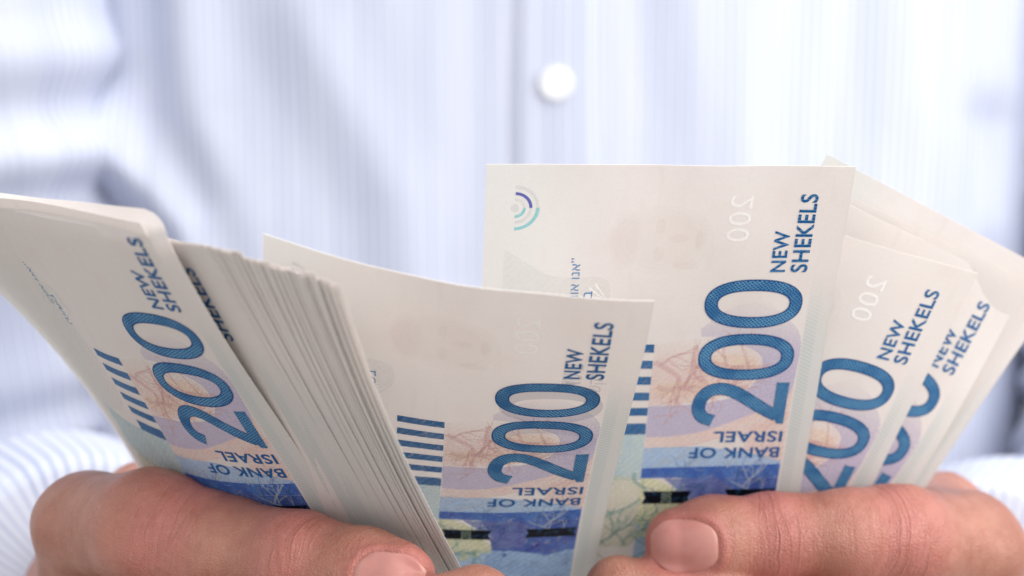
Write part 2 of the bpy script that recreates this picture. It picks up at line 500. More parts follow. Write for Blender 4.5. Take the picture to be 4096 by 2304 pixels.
class Sheet:
    count = 0

    def __init__(s, cp, flap=False, ph=None, ripple=1.0):
        s.cp, s.flap = cp, flap
        Sheet.count += 1
        s.ripple = ripple
        s.ph = Sheet.count * 1.7 if ph is None else ph
        n = np.cross(cp[3, 2] - cp[0, 2], cp[1, 3] - cp[1, 1])
        s.n0 = n / np.linalg.norm(n)

    def raw(s, u, v):
        p = np.einsum('...i,...j,ijk->...k', bern(3, u / 71.0), bern(4, v / 150.0), s.cp)
        rip = 0.14 * np.sin(u / 6.1 + v / 19 + s.ph) * np.sin(v / 11 + 2 * s.ph) + 0.10 * np.sin(u / 3.7 - v / 8.3 + 3 * s.ph)
        return p + (s.ripple * rip * np.clip(1.6 - v / 60, 0.15, 1))[..., None] * s.n0

    def pos(s, u, v):
        u = np.asarray(u, float)
        v = np.asarray(v, float)
        if not s.flap:
            return s.raw(u, v)
        vf = 5.5                                    # the top strip of this note is bent back along a soft crease
        p = s.raw(u, np.maximum(v, vf))
        t = np.clip((u - 12) / 50, 0, 1)[..., None]
        d = (1 - t) * np.array([-0.1, -0.42, 0.9]) + t * np.array([-0.14, -0.90, 0.42])
        d = d / np.linalg.norm(d, axis=-1, keepdims=True)
        return p + np.maximum(vf - v, 0)[..., None] * d

    def pos_n(s, u, v):
        e = 0.05
        pu = s.pos(u + e, v) - s.pos(u - e, v)
        pv = s.pos(u, v + e) - s.pos(u, v - e)
        n = -np.cross(pu, pv)
        n /= np.linalg.norm(n, axis=-1, keepdims=True)
        return s.pos(u, v), n


CELL_U, CELL_V = 71 / 30, 150 / 60
THICK = 0.13


def build_sheet(name, sh, nu=30, nv=60, round_corner=0.0, thick=THICK):
    uu, vv = np.meshgrid(np.linspace(0, 71, nu + 1), np.linspace(0, 150, nv + 1), indexing='ij')
    if round_corner:                               # soft worn corner: outline pulled in along a circle
        R = round_corner
        cx, cy = 71 - R, R
        du, dv = uu - cx, cy - vv
        m = (du > 0) & (dv > 0)
        k = np.maximum(np.abs(du), np.abs(dv)) / np.maximum(np.hypot(du, dv), 1e-6)
        uu = np.where(m, cx + du * k, uu)
        vv = np.where(m, cy - dv * k, vv)
    P, n = sh.pos_n(uu, vv)
    n_v = (nu + 1) * (nv + 1)
    verts = np.concatenate([W(P).reshape(-1, 3), W(P - n * thick).reshape(-1, 3)])
    uv = np.stack([uu, vv], -1).reshape(-1, 2) / 100
    uv = np.concatenate([uv, uv])
    idx = np.arange(n_v).reshape(nu + 1, nv + 1)
    a, b, c, d = idx[:-1, :-1].ravel(), idx[1:, :-1].ravel(), idx[1:, 1:].ravel(), idx[:-1, 1:].ravel()
    faces = [*zip(a, d, c, b), *zip(a + n_v, b + n_v, c + n_v, d + n_v)]
    ring = np.concatenate([idx[:, 0], idx[-1, 1:], idx[-2::-1, -1], idx[0, -2:0:-1]])
    r2 = np.roll(ring, -1)
    faces += [*zip(ring, r2, r2 + n_v, ring + n_v)]
    me = mesh_from(name, verts, faces, uv)
    o = link(name, me, None, M_PAPER)
    me.materials.append(M_EDGE)
    k0 = 2 * nu * nv + nu                           # the long cut edge gets a darker paper tone that sets pages apart
    for k in range(k0, k0 + nv):
        me.polygons[k].material_index = 1
    try:
        me.set_sharp_from_angle(angle=math.radians(50))
    except Exception:
        pass
    return o


# ------------------------------------------------------------------ the print, drawn flat in (u, v) millimetres
FLAT = {}          # piece -> list of (name, material key, height, verts(n,2), tris)


def flat_tris(polys):
    """list of outlines [(outer, [holes])] -> verts, triangles cut on the sheet's own grid"""
    bm = bmesh.new()
    for pts in polys:
        vs = [bm.verts.new((p[0], p[1], 0)) for p in pts]
        try:
            bm.faces.new(vs)
        except ValueError:
            pass
    return cut(bm)


def cut(bm):
    bmesh.ops.triangulate(bm, faces=bm.faces[:])
    if not bm.verts:
        bm.free()
        return None
    xs = [v.co.x for v in bm.verts]
    ys = [v.co.y for v in bm.verts]
    for i in range(1, 30):
        x = i * CELL_U
        if min(xs) < x < max(xs):
            bmesh.ops.bisect_plane(bm, geom=bm.verts[:] + bm.edges[:] + bm.faces[:], plane_co=(x, 0, 0), plane_no=(1, 0, 0), dist=1e-6)
    for j in range(1, 60):
        y = j * CELL_V
        if min(ys) < y < max(ys):
            bmesh.ops.bisect_plane(bm, geom=bm.verts[:] + bm.edges[:] + bm.faces[:], plane_co=(0, y, 0), plane_no=(0, 1, 0), dist=1e-6)
    bmesh.ops.triangulate(bm, faces=bm.faces[:])
    bm.verts.index_update()
    v = np.array([(q.co.x, q.co.y) for q in bm.verts])
    f = np.array([[q.index for q in fc.verts] for fc in bm.faces])
    bm.free()
    return v, f


def ring_polys(outer, inner):
    n = len(outer)
    return [[outer[i], outer[(i + 1) % n], inner[(i + 1) % n], inner[i]] for i in range(n)]


def strip_polys(pts, w):
    """a stroke along pts; w = width or list of widths"""
    pts = np.array(pts, float)
    w = np.broadcast_to(np.asarray(w, float), (len(pts),))
    t = np.gradient(pts, axis=0)
    t /= np.maximum(np.linalg.norm(t, axis=1, keepdims=True), 1e-9)
    nrm = np.stack([-t[:, 1], t[:, 0]], 1)
    a, b = pts + nrm * w[:, None] / 2, pts - nrm * w[:, None] / 2
    return [[a[i], a[i + 1], b[i + 1], b[i]] for i in range(len(pts) - 1)]


def superellipse(cu, cv, ru, rv, n=72, ex=2.3):
    a = np.linspace(0, 2 * math.pi, n, endpoint=False)
    e = 2 / ex
    return np.stack([cu + ru * np.sign(np.cos(a)) * np.abs(np.cos(a)) ** e, cv + rv * np.sign(np.sin(a)) * np.abs(np.sin(a)) ** e], 1)


def text_mesh(s, offset=0.0, spacing=1.0):
    c = bpy.data.curves.new('glyphs', 'FONT')
    c.body = s
    c.offset = offset
    c.space_character = spacing
    c.resolution_u = 5
    o = bpy.data.objects.new('glyphs', c)
    COL.objects.link(o)
    dg = bpy.context.evaluated_depsgraph_get()
    me = bpy.data.meshes.new_from_object(o.evaluated_get(dg))
    v = np.array([q.co[:2] for q in me.vertices])
    f = [list(p.vertices) for p in me.polygons]
    bpy.data.objects.remove(o)
    bpy.data.curves.remove(c)
    bpy.data.meshes.remove(me)
    return v, f


def text_flat(s, box, mode, offset=0.02, spacing=1.06):
    """box = (u0, u1, v0, v1) the inked rectangle on the note; mode 'up' reads upwards, 'flip' is upside down,
    'mirror' reads downwards and reversed (a watermark seen from behind)"""
    v, f = text_mesh(s, offset, spacing)
    lo, hi = v.min(0), v.max(0)
    q = (v - lo) / (hi - lo)
    u0, u1, v0, v1 = box
    if mode == 'up':
        u, w = u1 - q[:, 1] * (u1 - u0), v1 - q[:, 0] * (v1 - v0)
    elif mode == 'flip':
        u, w = u1 - q[:, 0] * (u1 - u0), v0 + q[:, 1] * (v1 - v0)
    elif mode == 'mirror':
        u, w = u1 - q[:, 1] * (u1 - u0), v0 + q[:, 0] * (v1 - v0)
    bm = bmesh.new()
    vs = [bm.verts.new((a, b, 0)) for a, b in zip(u, w)]
    for p in f:
        try:
            bm.faces.new([vs[i] for i in p])
        except ValueError:
            pass
    return cut(bm)


def add(piece, name, key, h, geo):
    if geo is not None and len(geo[1]):
        FLAT.setdefault(piece, []).append((name, key, h, geo[0], geo[1]))


rng = np.random.default_rng(7)


def rect(u0, u1, v0, v1):
    return [[(u0, v0), (u1, v0), (u1, v1), (u0, v1)]]


def twigs(starts, steps, width, spread, seed, clip):
    """branching strokes; clip(u,v) keeps points"""
    r = np.random.default_rng(seed)
    polys = []

    def grow(p, ang, w, left, depth):
        pts = [p]
        for _ in range(left):
            ang += r.normal(0, 0.22)
            p = p + 1.1 * np.array([math.cos(ang), math.sin(ang)])
            if not clip(*p):
                break
            pts.append(p)
            if depth < 3 and r.random() < 0.30:
                grow(p, ang + r.choice([-1, 1]) * r.uniform(0.5, spread), w * 0.62, int(left * 0.6), depth + 1)
        if len(pts) > 1:
            polys.extend(strip_polys(pts, np.linspace(w, w * 0.45, len(pts))))
    for (u, v, a) in starts:
        grow(np.array([u, v], float), a, width, steps, 0)
    return flat_tris(polys)


# --- colour grounds
SW_OUT = [(44.7, 36.1), (49, 32.1), (53.4, 30.1), (58.1, 30.5), (62.5, 33.9), (65.7, 38.4), (65.8, 45.8), (65.3, 51.4), (62.9, 54.3), (55.2, 58.3), (47.4, 61.4), (41.4, 62.6), (35.7, 62.8)]
SW_IN = [(35.6, 54.9), (44.7, 54.5), (49.8, 53.7), (54.5, 52.3), (57.7, 48.6), (58.4, 44.4), (56.8, 41.6), (51.3, 39.1), (48.1, 38.1), (44.9, 37.9)]


def smooth_line(pts, n=40):
    pts = np.array(pts, float)
    t = np.arange(len(pts))
    tt = np.linspace(0, len(pts) - 1, n)
    P = np.concatenate([pts[:1] * 2 - pts[1:2], pts, pts[-1:] * 2 - pts[-2:-1]])
    out = []
    for x in tt:
        i = min(int(x), len(pts) - 2)
        f = x - i
        p0, p1, p2, p3 = P[i], P[i + 1], P[i + 2], P[i + 3]
        out.append(0.5 * ((2 * p1) + (-p0 + p2) * f + (2 * p0 - 5 * p1 + 4 * p2 - p3) * f * f + (-p0 + 3 * p1 - 3 * p2 + p3) * f ** 3))
    return np.array(out)


o_, i_ = smooth_line(SW_OUT), smooth_line(SW_IN)[::-1]
add('tint', 'tint', 'lilac', .030, flat_tris([[o_[k], o_[k + 1], i_[k + 1], i_[k]] for k in range(39)]))
low = o_[20:]
sal = [(u, min(66.2, v + 3.2 + 3.6 * max(0, (u - 52) / 14))) for u, v in low]
add('tint', 'tint', 'salmon', .030, flat_tris([[low[k], low[k + 1], sal[k + 1], sal[k]] for k in range(len(low) - 1)] + rect(47, 65.8, 64.2, 70.2)[:0] + [[(58, 60), (65.8, 56.5), (65.8, 70), (57, 66)]]))
add('tint', 'tint', 'salmon', .026, flat_tris([smooth_line([(35.6, 40), (42, 38.5), (50, 38.6), (56.5, 41.6), (58.2, 45), (56, 50), (48, 53.4), (35.6, 54.8)], 30)]))
add('tint', 'tint', 'cream', .034, flat_tris([superellipse(51.5, 45.2, 5.8, 3.0, 40)] + [superellipse(45, 50.8, 9, 2.2, 40)]))
add('tint', 'tint', 'skyleft', .028, flat_tris(rect(6, 35.5, 62, 74)))
add('tint', 'tint', 'sky', .030, flat_tris([[(35.5, 65.6), (48, 65.2), (58, 66.8), (65.6, 69.2), (65.6, 71), (35.5, 71)]]))
add('tint', 'tint', 'deep', .034, flat_tris([[(35.5, 70.9), (65.6, 70.0), (65.6, 73.6), (35.5, 73.5)]]))
add('tint', 'tint', 'navy', .033, flat_tris([[(44.5, 73.55), (65.6, 73.65), (65.6, 100), (41, 100), (46, 88), (47.5, 80)]]))
add('tint', 'tint', 'purple', .038, flat_tris([[(40.5, 73.6), (53, 74.0), (57, 77), (54, 83), (47.5, 84), (46.5, 79)]]))
add('tint', 'tint', 'sky', .036, flat_tris([[(35.5, 86), (47.4, 83.5), (60, 86), (65.6, 84), (65.6, 100), (35.5, 100)]]))
add('tint', 'tint', 'lime', .036, flat_tris([smooth_line([(35.5, 73.6), (38.5, 73.7), (42.5, 76.2), (44, 79.2), (46.8, 82.0), (47.2, 85.2), (42, 87.6), (35.5, 90)], 30)]))
add('tint', 'tint', 'limeleft', .032, flat_tris([smooth_line([(12, 74), (24, 73), (35.5, 74.5), (35.5, 90), (30, 92), (16, 90), (10, 82)], 30)]))
add('tint', 'tint', 'leafgrey', .030, flat_tris([smooth_line([(4, 18), (14, 24), (24, 24.5), (25.4, 30), (22.4, 36), (25, 46), (22, 58), (4, 62)], 30)]))
# --- twigs
inpink = lambda u, v: 27 < u < 65 and 36 < v < 62
add('tint', 'tint', 'branch', .044, twigs([(36, 44, 0.1), (37, 50, 0.5), (60, 45, 2.9), (44, 40, 1.3)], 13, 1.3, 1.2, 3, inpink))
inblue = lambda u, v: 35.6 < u < 65.4 and 64 < v < 84
add('tint', 'tint', 'twig', .046, twigs([(48, 84, -1.4), (55, 84, -1.7), (60, 82, -1.5), (40, 80, -0.9), (64, 80, -1.8)], 12, 0.8, 1.0, 5, inblue))
add('tint', 'tint', 'twiglight', .048, twigs([(38, 70.5, -0.5), (46, 70.5, -0.9), (54, 70.8, -1.2), (62, 80, -1.9), (58, 76, -1.3)], 9, 0.55, 1.2, 11, lambda u, v: 35.6 < u < 65.4 and 65.5 < v < 83))
add('tint', 'tint', 'twigteal', .046, twigs([(34, 72, 2.0), (26, 92, -1.1), (33, 92, -1.6), (36, 79, 2.3), (44, 84, 1.8), (18, 76, 0.8)], 12, 1.0, 1.0, 8, lambda u, v: 8 < u < 46 and 70 < v < 98))
# --- rays beside the bars
fan = [(24.6, 31.0)]
for k, a in enumerate(np.linspace(2.3, 4.0, 8)):
    pass
add('tint', 'tint', 'mark', .040, flat_tris([[(25.4, 30.2), (25.3 + 5.5 * math.cos(a), 30.4 + 5.5 * math.sin(a)), (25.3 + 5.5 * math.cos(a + .1), 30.4 + 5.5 * math.sin(a + .1))] for a in np.linspace(2.2, 4.1, 8)]))

# --- bars
for k, v0 in enumerate((39.8, 43.7, 47.6, 51.5, 55.3, 59.2)):
    add('bars', 'bar', 'bar', .060, flat_tris(rect(26.2, 35.5, v0, v0 + (2.8 if k == 5 else 1.95))))

# --- numerals: two rings and a 2, reading upwards
for cv in (30.25, 42.9):
    a, b = superellipse(54.8, cv, 10.0, 5.65), superellipse(54.8, cv, 7.3, 3.0)
    a1, b1 = superellipse(54.8, cv, 9.72, 5.37), superellipse(54.8, cv, 7.58, 3.28)
    add('numerals', 'numeral', 'numeral', .075, flat_tris(ring_polys(a1, b1)))
    add('numerals', 'numeral', 'outline', .075, flat_tris(ring_polys(a, a1) + ring_polys(b1, b)))


def two_outline():
    """the digit 2: x along the reading direction (0..10.7), y up (0..19.9)"""
    ctr = [(1.15, 15.3), (1.9, 17.3), (3.4, 18.4), (5.2, 18.6), (7.2, 18.0), (8.6, 16.6), (9.1, 14.6), (8.7, 12.4), (7.5, 10.0), (5.7, 7.3), (3.9, 4.6), (2.2, 1.6)]
    c = smooth_line(ctr, 60)
    return c


two = two_outline()
wid = np.interp(np.linspace(0, 1, 60), [0, 0.2, 0.45, 0.75, 1], [2.6, 2.5, 2.75, 2.65, 2.5])
TU = lambda x, y: (64.75 - y, 59.75 - x)
polys2 = strip_polys([TU(*p) for p in two], wid)
bar2 = [[TU(0.25, 0), TU(10.6, 0), TU(10.6, 2.65), TU(2.4, 2.65), TU(0.25, 1.4)]]
add('numerals', 'numeral', 'outline', .072, flat_tris(strip_polys([TU(*p) for p in two], wid + .30)))
add('numerals', 'numeral', 'numeral', .078, flat_tris(polys2))
add('numerals', 'numeral', 'numeral', .080, flat_tris(bar2))

# --- lettering
add('letters', 'lettering', 'letter', .085, text_flat('NEW', (57.15, 60.2, 13.9, 23.0), 'up'))
add('letters', 'lettering', 'letter', .085, text_flat('SHEKELS', (61.25, 64.7, 5.9, 23.1), 'up'))
FLAT['shekels'] = list(FLAT['letters'])
add('letters', 'lettering', 'word', .085, text_flat('ISRAEL', (50.2, 65.0, 61.35, 64.2), 'flip'))
add('letters', 'lettering', 'word', .085, text_flat('BANK OF', (45.4, 64.9, 65.5, 68.3), 'flip'))

# --- foil windows of the thread
for (u0, u1, v0, v1) in ((36.7, 46.4, 77.0, 80.3), (54.7, 64.9, 76.6, 79.6)):
    w = 0.5
    add('foil', 'foil_strip', 'foil', .070, flat_tris([[(u0 - w, v0), (u1 + w, v0), (u1 - .2, (v0 + v1) / 2), (u1 + w, v1), (u0 - w, v1), (u0 + .2, (v0 + v1) / 2)]]))
add('foil', 'foil_lettering', 'foiltext', .082, text_flat('200', (40.4, 42.6, 77.3, 80.1), 'up', 0.0))

# --- corner emblem of quarter arcs


def arc(cu, cv, r0, r1, a0, a1, n=14):
    t = np.linspace(a0, a1, n)
    return [[(cu + r0 * math.cos(t[k]), cv + r0 * math.sin(t[k])), (cu + r0 * math.cos(t[k + 1]), cv + r0 * math.sin(t[k + 1])),
             (cu + r1 * math.cos(t[k + 1]), cv + r1 * math.sin(t[k + 1])), (cu + r1 * math.cos(t[k]), cv + r1 * math.sin(t[k]))] for k in range(n - 1)]


H = math.pi / 2
add('emblem', 'emblem', 'violet', .060, flat_tris(arc(5.75, 9.1, 2.75, 3.35, -H, 0)))
add('emblem', 'emblem', 'teal', .060, flat_tris(arc(5.75, 9.1, 4.1, 4.75, 0, H) + arc(5.75, 9.1, 1.55, 2.1, 0, H)))
add('emblem', 'emblem', 'pale', .056, flat_tris(arc(5.75, 9.1, 4.1, 4.75, -H, 0) + arc(5.75, 9.1, 2.75, 3.35, 0, H) + arc(5.75, 9.1, 1.55, 2.1, -H, 0) + [superellipse(5.75, 9.1, .85, .85, 24, 2)]))
# --- small script, right-to-left, running down the note
add('script', 'script', 'script', .060, text_flat('\u05d5\u05d4\u05d5\u05d0 \u05d5\u05e0\u05d0\u201d', (17.3, 19.1, 20.0, 30.6), 'up', 0.0, 1.0))
add('script', 'script', 'script', .060, text_flat('\u05d4\u05d5\u05d5\u05e9\u05d1', (20.2, 21.9, 27.4, 35.2), 'up', 0.0, 1.0))
# --- watermark and show-through
add('mark', 'watermark', 'mark', .045, text_flat('200', (47.4, 51.9, 6.2, 16.2), 'mirror', 0.0))
face = smooth_line([(25.2, 12), (28, 8.6), (36.3, 7.6), (44.2, 9.6), (46.2, 15), (44.4, 21.5), (35, 24.8), (27, 22.8), (24.8, 17), (25.2, 12)], 50)
for (cu, cv, ru, rv) in ((35.0, 16.0, 10.2, 7.6), (27.6, 16.0, 3.2, 6.6), (34.4, 12.9, 1.1, 1.9), (34.4, 19.0, 1.1, 1.9), (38.2, 15.6, 2.2, 1.0), (42.2, 15.9, 0.8, 2.4), (40.0, 21.6, 3.0, 1.0)):
    for q, k in enumerate((0.72, 0.86, 1.0)):
        add('mark', 'watermark', 'markdark', .034 + .003 * q + (.010 if ru < 4 else 0), flat_tris([superellipse(cu, cv, ru * k, rv * k, 28, 2)]))
GH = []
for cv in (32.6, 44.6):
    GH += ring_polys(superellipse(55.6, cv, 10, 5.4), superellipse(55.6, cv, 7.2, 2.9))
add('ghost', 'show_through', 'ghost', .024, flat_tris(GH))
add('ghost', 'show_through', 'ghost', .024, text_flat('\u05e9\u05e7\u05dc\u05d9\u05dd', (61.6, 65.4, 17.5, 27.5), 'up', 0.01))
add('ghost', 'show_through', 'ghost', .024, text_flat('\u05d7\u05d3\u05e9\u05d9\u05dd', (57.0, 60.6, 18.5, 27.5), 'up', 0.01))

ALL_PIECES = ('tint', 'bars', 'numerals', 'letters', 'foil', 'emblem', 'script', 'mark')


def print_on(note, sh, pieces):
    for pc in pieces:
        for (name, key, h, fv, ff) in FLAT[pc]:
            P, n = sh.pos_n(fv[:, 0], fv[:, 1])
            me = mesh_from(name, W(P + n * h), ff[:, ::-1] if False else ff, fv / 100)
            link(name, me, note, INK[key])


# ------------------------------------------------------------------ the notes in the two hands
def note(sh, label, pieces=(), group=None, **kw):
    o = build_sheet('banknote', sh, **kw)
    tag(o, label, 'banknote', group)
    if pieces:
        print_on(o, sh, pieces)
    return o


SH = {k: Sheet(PATCH[k], flap=(k == 'A'), ph=0.4 if k in 'AHTS' else None, ripple=0.0 if k in 'HTS' else 1.0) for k in PATCH}
note(SH['A'], 'banknote at the front of the thick wad, its top edge bent back above NEW SHEKELS', tuple(p for p in ALL_PIECES if p != 'mark'), round_corner=5.5)
note(SH['H'], 'banknote tucked right behind the bent front note, only its outer edge showing', (), nu=14, nv=30)
A2 = PATCH['T']
note(SH['T'], 'banknote with half-covered SHEKELS lettering, between the bent front note and the fanned edges', ('shekels',))
r = np.random.default_rng(21)
NST = 33
au_ = PATCH['S'][3, 1] - PATCH['S'][0, 1]
au_ = au_ / np.linalg.norm(au_)
steps = r.uniform(0.3, 1.0, NST)
steps[r.integers(2, NST, 5)] *= 1.8
steps[-3:] = (1.6, 1.2, 2.0)
ts = np.cumsum(steps)
ts = ts / ts[-1]
for k, t in enumerate(ts):
    cp = A2 * (1 - t) + PATCH['S'] * t
    if k < NST - 1:
        d = cp[0, -1] - cp[0, 0]
        d = d / np.linalg.norm(d)
        cp = cp + d * r.normal(0, 0.45)
        cp[3] += r.normal(0, 0.2, (5, 1)) * au_
    last = k == NST - 1
    note(Sheet(cp, ph=0.4, ripple=0.0), 'last note of the thick wad, its hatched long edge lying over the broad fanned note' if last else
         'banknote in the thick wad showing only its narrow long edge, one of the fanned pages',
         (), None if last else 'fanned pages of the thick wad', nu=12, nv=30, thick=0.065)
note(SH['B'], 'banknote with a faint face watermark, standing between the thick wad and the tallest note', ALL_PIECES + ('ghost',))
note(SH['C'], 'tallest flat banknote with a violet and teal arc emblem in its corner', ALL_PIECES)
note(SH['D'], 'tilted banknote directly behind the tallest note, its NEW SHEKELS fully readable', ('tint', 'bars', 'numerals', 'letters', 'foil', 'mark'))
note(SH['E'], 'banknote with NEW partly covered, behind the tilted note', ('tint', 'bars', 'numerals', 'letters', 'foil'))
note(SH['F'], 'blank-looking banknote edge sandwiched just before the rearmost note', (), nu=20, nv=40)
note(SH['G'], 'rearmost banknote, its pale corner rising above the tallest note', (), nu=20, nv=40)

# ------------------------------------------------------------------ the person: hands
def caps_from(chain):
    out = []
    for (p, r), (q, s) in zip(chain[:-1], chain[1:]):
        out.append((np.asarray(p, float), np.asarray(q, float), r, s))
    return out


def hand_sdf(P, caps, k=3.2):
    """smooth union of tapered capsules (mm)"""
    acc = None
    for (a, b, ra, rb, *kk) in caps:
        ab = b - a
        L2 = max(float(ab @ ab), 1e-6)
        d = P - a.astype(P.dtype)
        t = np.clip((d @ ab.astype(P.dtype)) / L2, 0, 1)
        dist = np.sqrt(((d - t[..., None] * ab.astype(P.dtype)) ** 2).sum(-1)) - (ra + (rb - ra) * t)
        if acc is None:
            acc = dist
        else:
            h = np.clip(k - np.abs(acc - dist), 0, None) / k
            acc = np.minimum(acc, dist) - h * h * k * 0.25
    return acc


def surface_nets(f, lo, hi, step):
    xs = [np.arange(lo[i], hi[i] + step, step, dtype=np.float32) for i in range(3)]
    G = np.stack(np.meshgrid(*xs, indexing='ij'), -1)
    V = np.empty(G.shape[:3], np.float32)
    for i in range(G.shape[0]):
        V[i] = f(G[i])
    neg = V < 0
    n = np.array(V.shape) - 1
    cnt = np.zeros(n, np.int16)
    acc = np.zeros(tuple(n) + (3,), np.float32)
    offs = [(x, y, z) for x in (0, 1) for y in (0, 1) for z in (0, 1)]
    sl = lambda o: tuple(slice(o[i], o[i] + n[i]) for i in range(3))
    for a in offs:
        for ax in range(3):
            if a[ax]:
                continue
            b = list(a)
            b[ax] = 1
            va, vb = V[sl(a)], V[sl(b)]
            m = (va < 0) != (vb < 0)
            t = np.where(m, va / np.where(m, va - vb, 1), 0)
            cnt += m
            for c in range(3):
                acc[..., c] += np.where(m, a[c] + (t if c == ax else 0), 0)
    act = cnt > 0
    idx = -np.ones(n, np.int64)
    idx[act] = np.arange(act.sum())
    cell = np.argwhere(act)
    verts = (cell + acc[act] / cnt[act][:, None]) * step + np.array(lo)
    faces = []
    for ax in range(3):
        o1, o2 = (ax + 1) % 3, (ax + 2) % 3
        s0 = [slice(1, n[i]) for i in range(3)]
        s0[ax] = slice(0, n[ax])
        s1 = list(s0)
        s1[ax] = slice(1, n[ax] + 1)
        A, B = neg[tuple(s0)], neg[tuple(s1)]
        for sign in (0, 1):
            m = (A & ~B) if sign == 0 else (~A & B)
            e = np.argwhere(m)
            base = e.copy()
            for i in range(3):
                if i != ax:
                    base[:, i] += 1
            q = []
            for (d1, d2) in ((0, 0), (-1, 0), (-1, -1), (0, -1)):
                c = base.copy()
                c[:, o1] += d1
                c[:, o2] += d2
                q.append(idx[c[:, 0], c[:, 1], c[:, 2]])
            q = np.stack(q, 1)
            if sign:
                q = q[:, ::-1]
            faces.append(q)
    faces = np.concatenate(faces)
    faces = faces[(faces >= 0).all(1)]
    return verts, faces


def axis_coord(P, chain):
    """distance along a chain from its first point, and distance from it"""
    best = np.full(len(P), 1e9)
    s = np.zeros(len(P))
    run = 0.0
    for (p, r), (q, r2) in zip(chain[:-1], chain[1:]):
        p, q = np.asarray(p, float), np.asarray(q, float)
        ab = q - p
        L = np.linalg.norm(ab)
        t = ((P - p) @ ab) / L ** 2
        tc = np.clip(t, 0, 1)
        d = np.linalg.norm(P - p - tc[:, None] * ab, axis=1)
        m = d < best
        best = np.where(m, d, best)
        s = np.where(m, run + np.where(run == 0, np.minimum(t, 1), tc) * L, s)
        run += L
    return s, best


def grad(f, P, e=0.25):
    g = np.stack([f(P + np.eye(3)[i] * e) - f(P - np.eye(3)[i] * e) for i in range(3)], -1)
    return g / np.maximum(np.linalg.norm(g, axis=-1, keepdims=True), 1e-9)


def make_hand(person, thumb, others, nail, lo, hi, joints):
    """thumb: chain from the tip; others: list of chains; nail: (centre along axis mm, dorsal direction, half length, half width)"""
    caps = []
    for ch in [thumb] + others:
        caps += caps_from(ch)
    f = lambda P: hand_sdf(P, caps)
    v, q = surface_nets(f, lo, hi, 0.75)
    v = v.astype(float)
    for _ in range(2):
        n = grad(f, v)
        v = v - n * f(v)[:, None]
    n = grad(f, v)
    s, dist = axis_coord(v, thumb)
    # nail bed frame
    tip, ip = np.asarray(thumb[0][0], float), np.asarray(thumb[1][0], float)
    a = (tip - ip) / np.linalg.norm(tip - ip)
    nd = np.asarray(nail[1], float)
    nd /= np.linalg.norm(nd)
    a = a - nd * (nd @ a)
    a /= np.linalg.norm(a)
    b = np.cross(a, nd)
    c0 = np.asarray(nail[0], float)
    hl, hw = nail[2], nail[3]
    rel = v - c0
    x, y, z = rel @ a, rel @ b, rel @ nd
    e = (np.abs(x / hl) ** 3 + np.abs(y / hw) ** 3) ** (1 / 3)
    front = np.clip(z / 4, 0, 1)
    fold = np.exp(-((e - 1.13) / 0.10) ** 2) * front * np.where(x > hl * 0.5, 0.25, 1)
    sink = np.clip((1.05 - e) / 0.12, 0, 1) * front
    bul = np.zeros(len(v))
    for (sj, w, amp) in joints:
        bul += amp * np.exp(-((s - sj) / w) ** 2) * (n[:, 2] < 0.3) * (dist < 16)
    v = v + n * (0.30 * fold - 0.45 * sink + bul)[:, None]
    # slow unevenness of flesh
    wob = (np.sin(v[:, 0] * 0.31 + 1.3) * np.sin(v[:, 1] * 0.27 + 0.4) + 0.6 * np.sin(v[:, 0] * 0.62 + v[:, 1] * 0.44) * np.sin(v[:, 2] * 0.5))
    v = v + n * (0.22 * wob)[:, None]
    me = mesh_from('hand', W(v), q[:, ::-1])
    cre = np.zeros(len(v))
    flush = np.zeros(len(v))
    for (sj, w, amp) in joints:
        cre = np.maximum(cre, np.exp(-((s - sj) / (w * 1.25)) ** 2))
        flush = np.maximum(flush, 0.75 * np.exp(-((s - sj) / (w * 1.3)) ** 2))
    cre = np.maximum(cre, 0.32)
    flush = np.maximum(flush, 0.9 * np.exp(-(np.clip(e - 0.9, 0, None) / 0.45) ** 2))
    near = np.clip((17 - dist) / 3, 0, 1)
    for nm, val in (('along', s / 1000), ('crease', cre * near), ('flush', flush * near)):
        at_ = me.attributes.new(nm, 'FLOAT', 'POINT')
        at_.data.foreach_set('value', val.astype(np.float32))
    hand = link('hand', me, person, M_SKIN)
    # nail plate
    nx, ny = 22, 18
    X, Y = np.meshgrid(np.linspace(-1, 1, nx), np.linspace(-1, 1, ny), indexing='ij')
    # square -> rounded rectangle
    kx = X * np.sqrt(1 - 0.42 * Y ** 4)
    ky = Y * np.sqrt(1 - 0.46 * X ** 4)
    P = c0 + (kx * hl)[..., None] * a + (ky * hw)[..., None] * b + nd * 22
    for _ in range(60):
        P = P - nd * np.clip(f(P), -2, 2)[..., None] * 0.8
    depth = (P - c0) @ nd
    mid = depth[nx // 2, ny // 2]
    P = P + nd * (np.maximum(depth, mid - 2.6 - 0.8 * (X > 0) * X) - depth)[..., None]
    rim = np.clip((1 - np.maximum(np.abs(X), np.abs(Y))) / 0.12, 0, 1)
    P = P + nd * (-0.44 + 0.38 * rim ** 0.5)[..., None] + nd * (0.35 * (1 - X ** 2) * (X < 2))[..., None]
    idx = np.arange(nx * ny).reshape(nx, ny)
    F4 = np.stack([idx[:-1, :-1], idx[1:, :-1], idx[1:, 1:], idx[:-1, 1:]], -1).reshape(-1, 4)
    uv = np.stack([(X + 1) / 2, (Y + 1) / 2], -1).reshape(-1, 2)
    nm = mesh_from('fingernail', W(P).reshape(-1, 3), F4, uv)
    link('fingernail', nm, hand, M_NAIL)
    return hand


person = empty('person', (0.01, 0.55, 0.9))
tag(person, 'person in a white pinstriped button shirt holding fanned banknotes in both hands', 'person')
PINV = Matrix.Translation((-0.01, -0.55, -0.9))


def child(o):
    o.matrix_parent_inverse = PINV
    return o


mm = lambda px, z: px * z / FPX
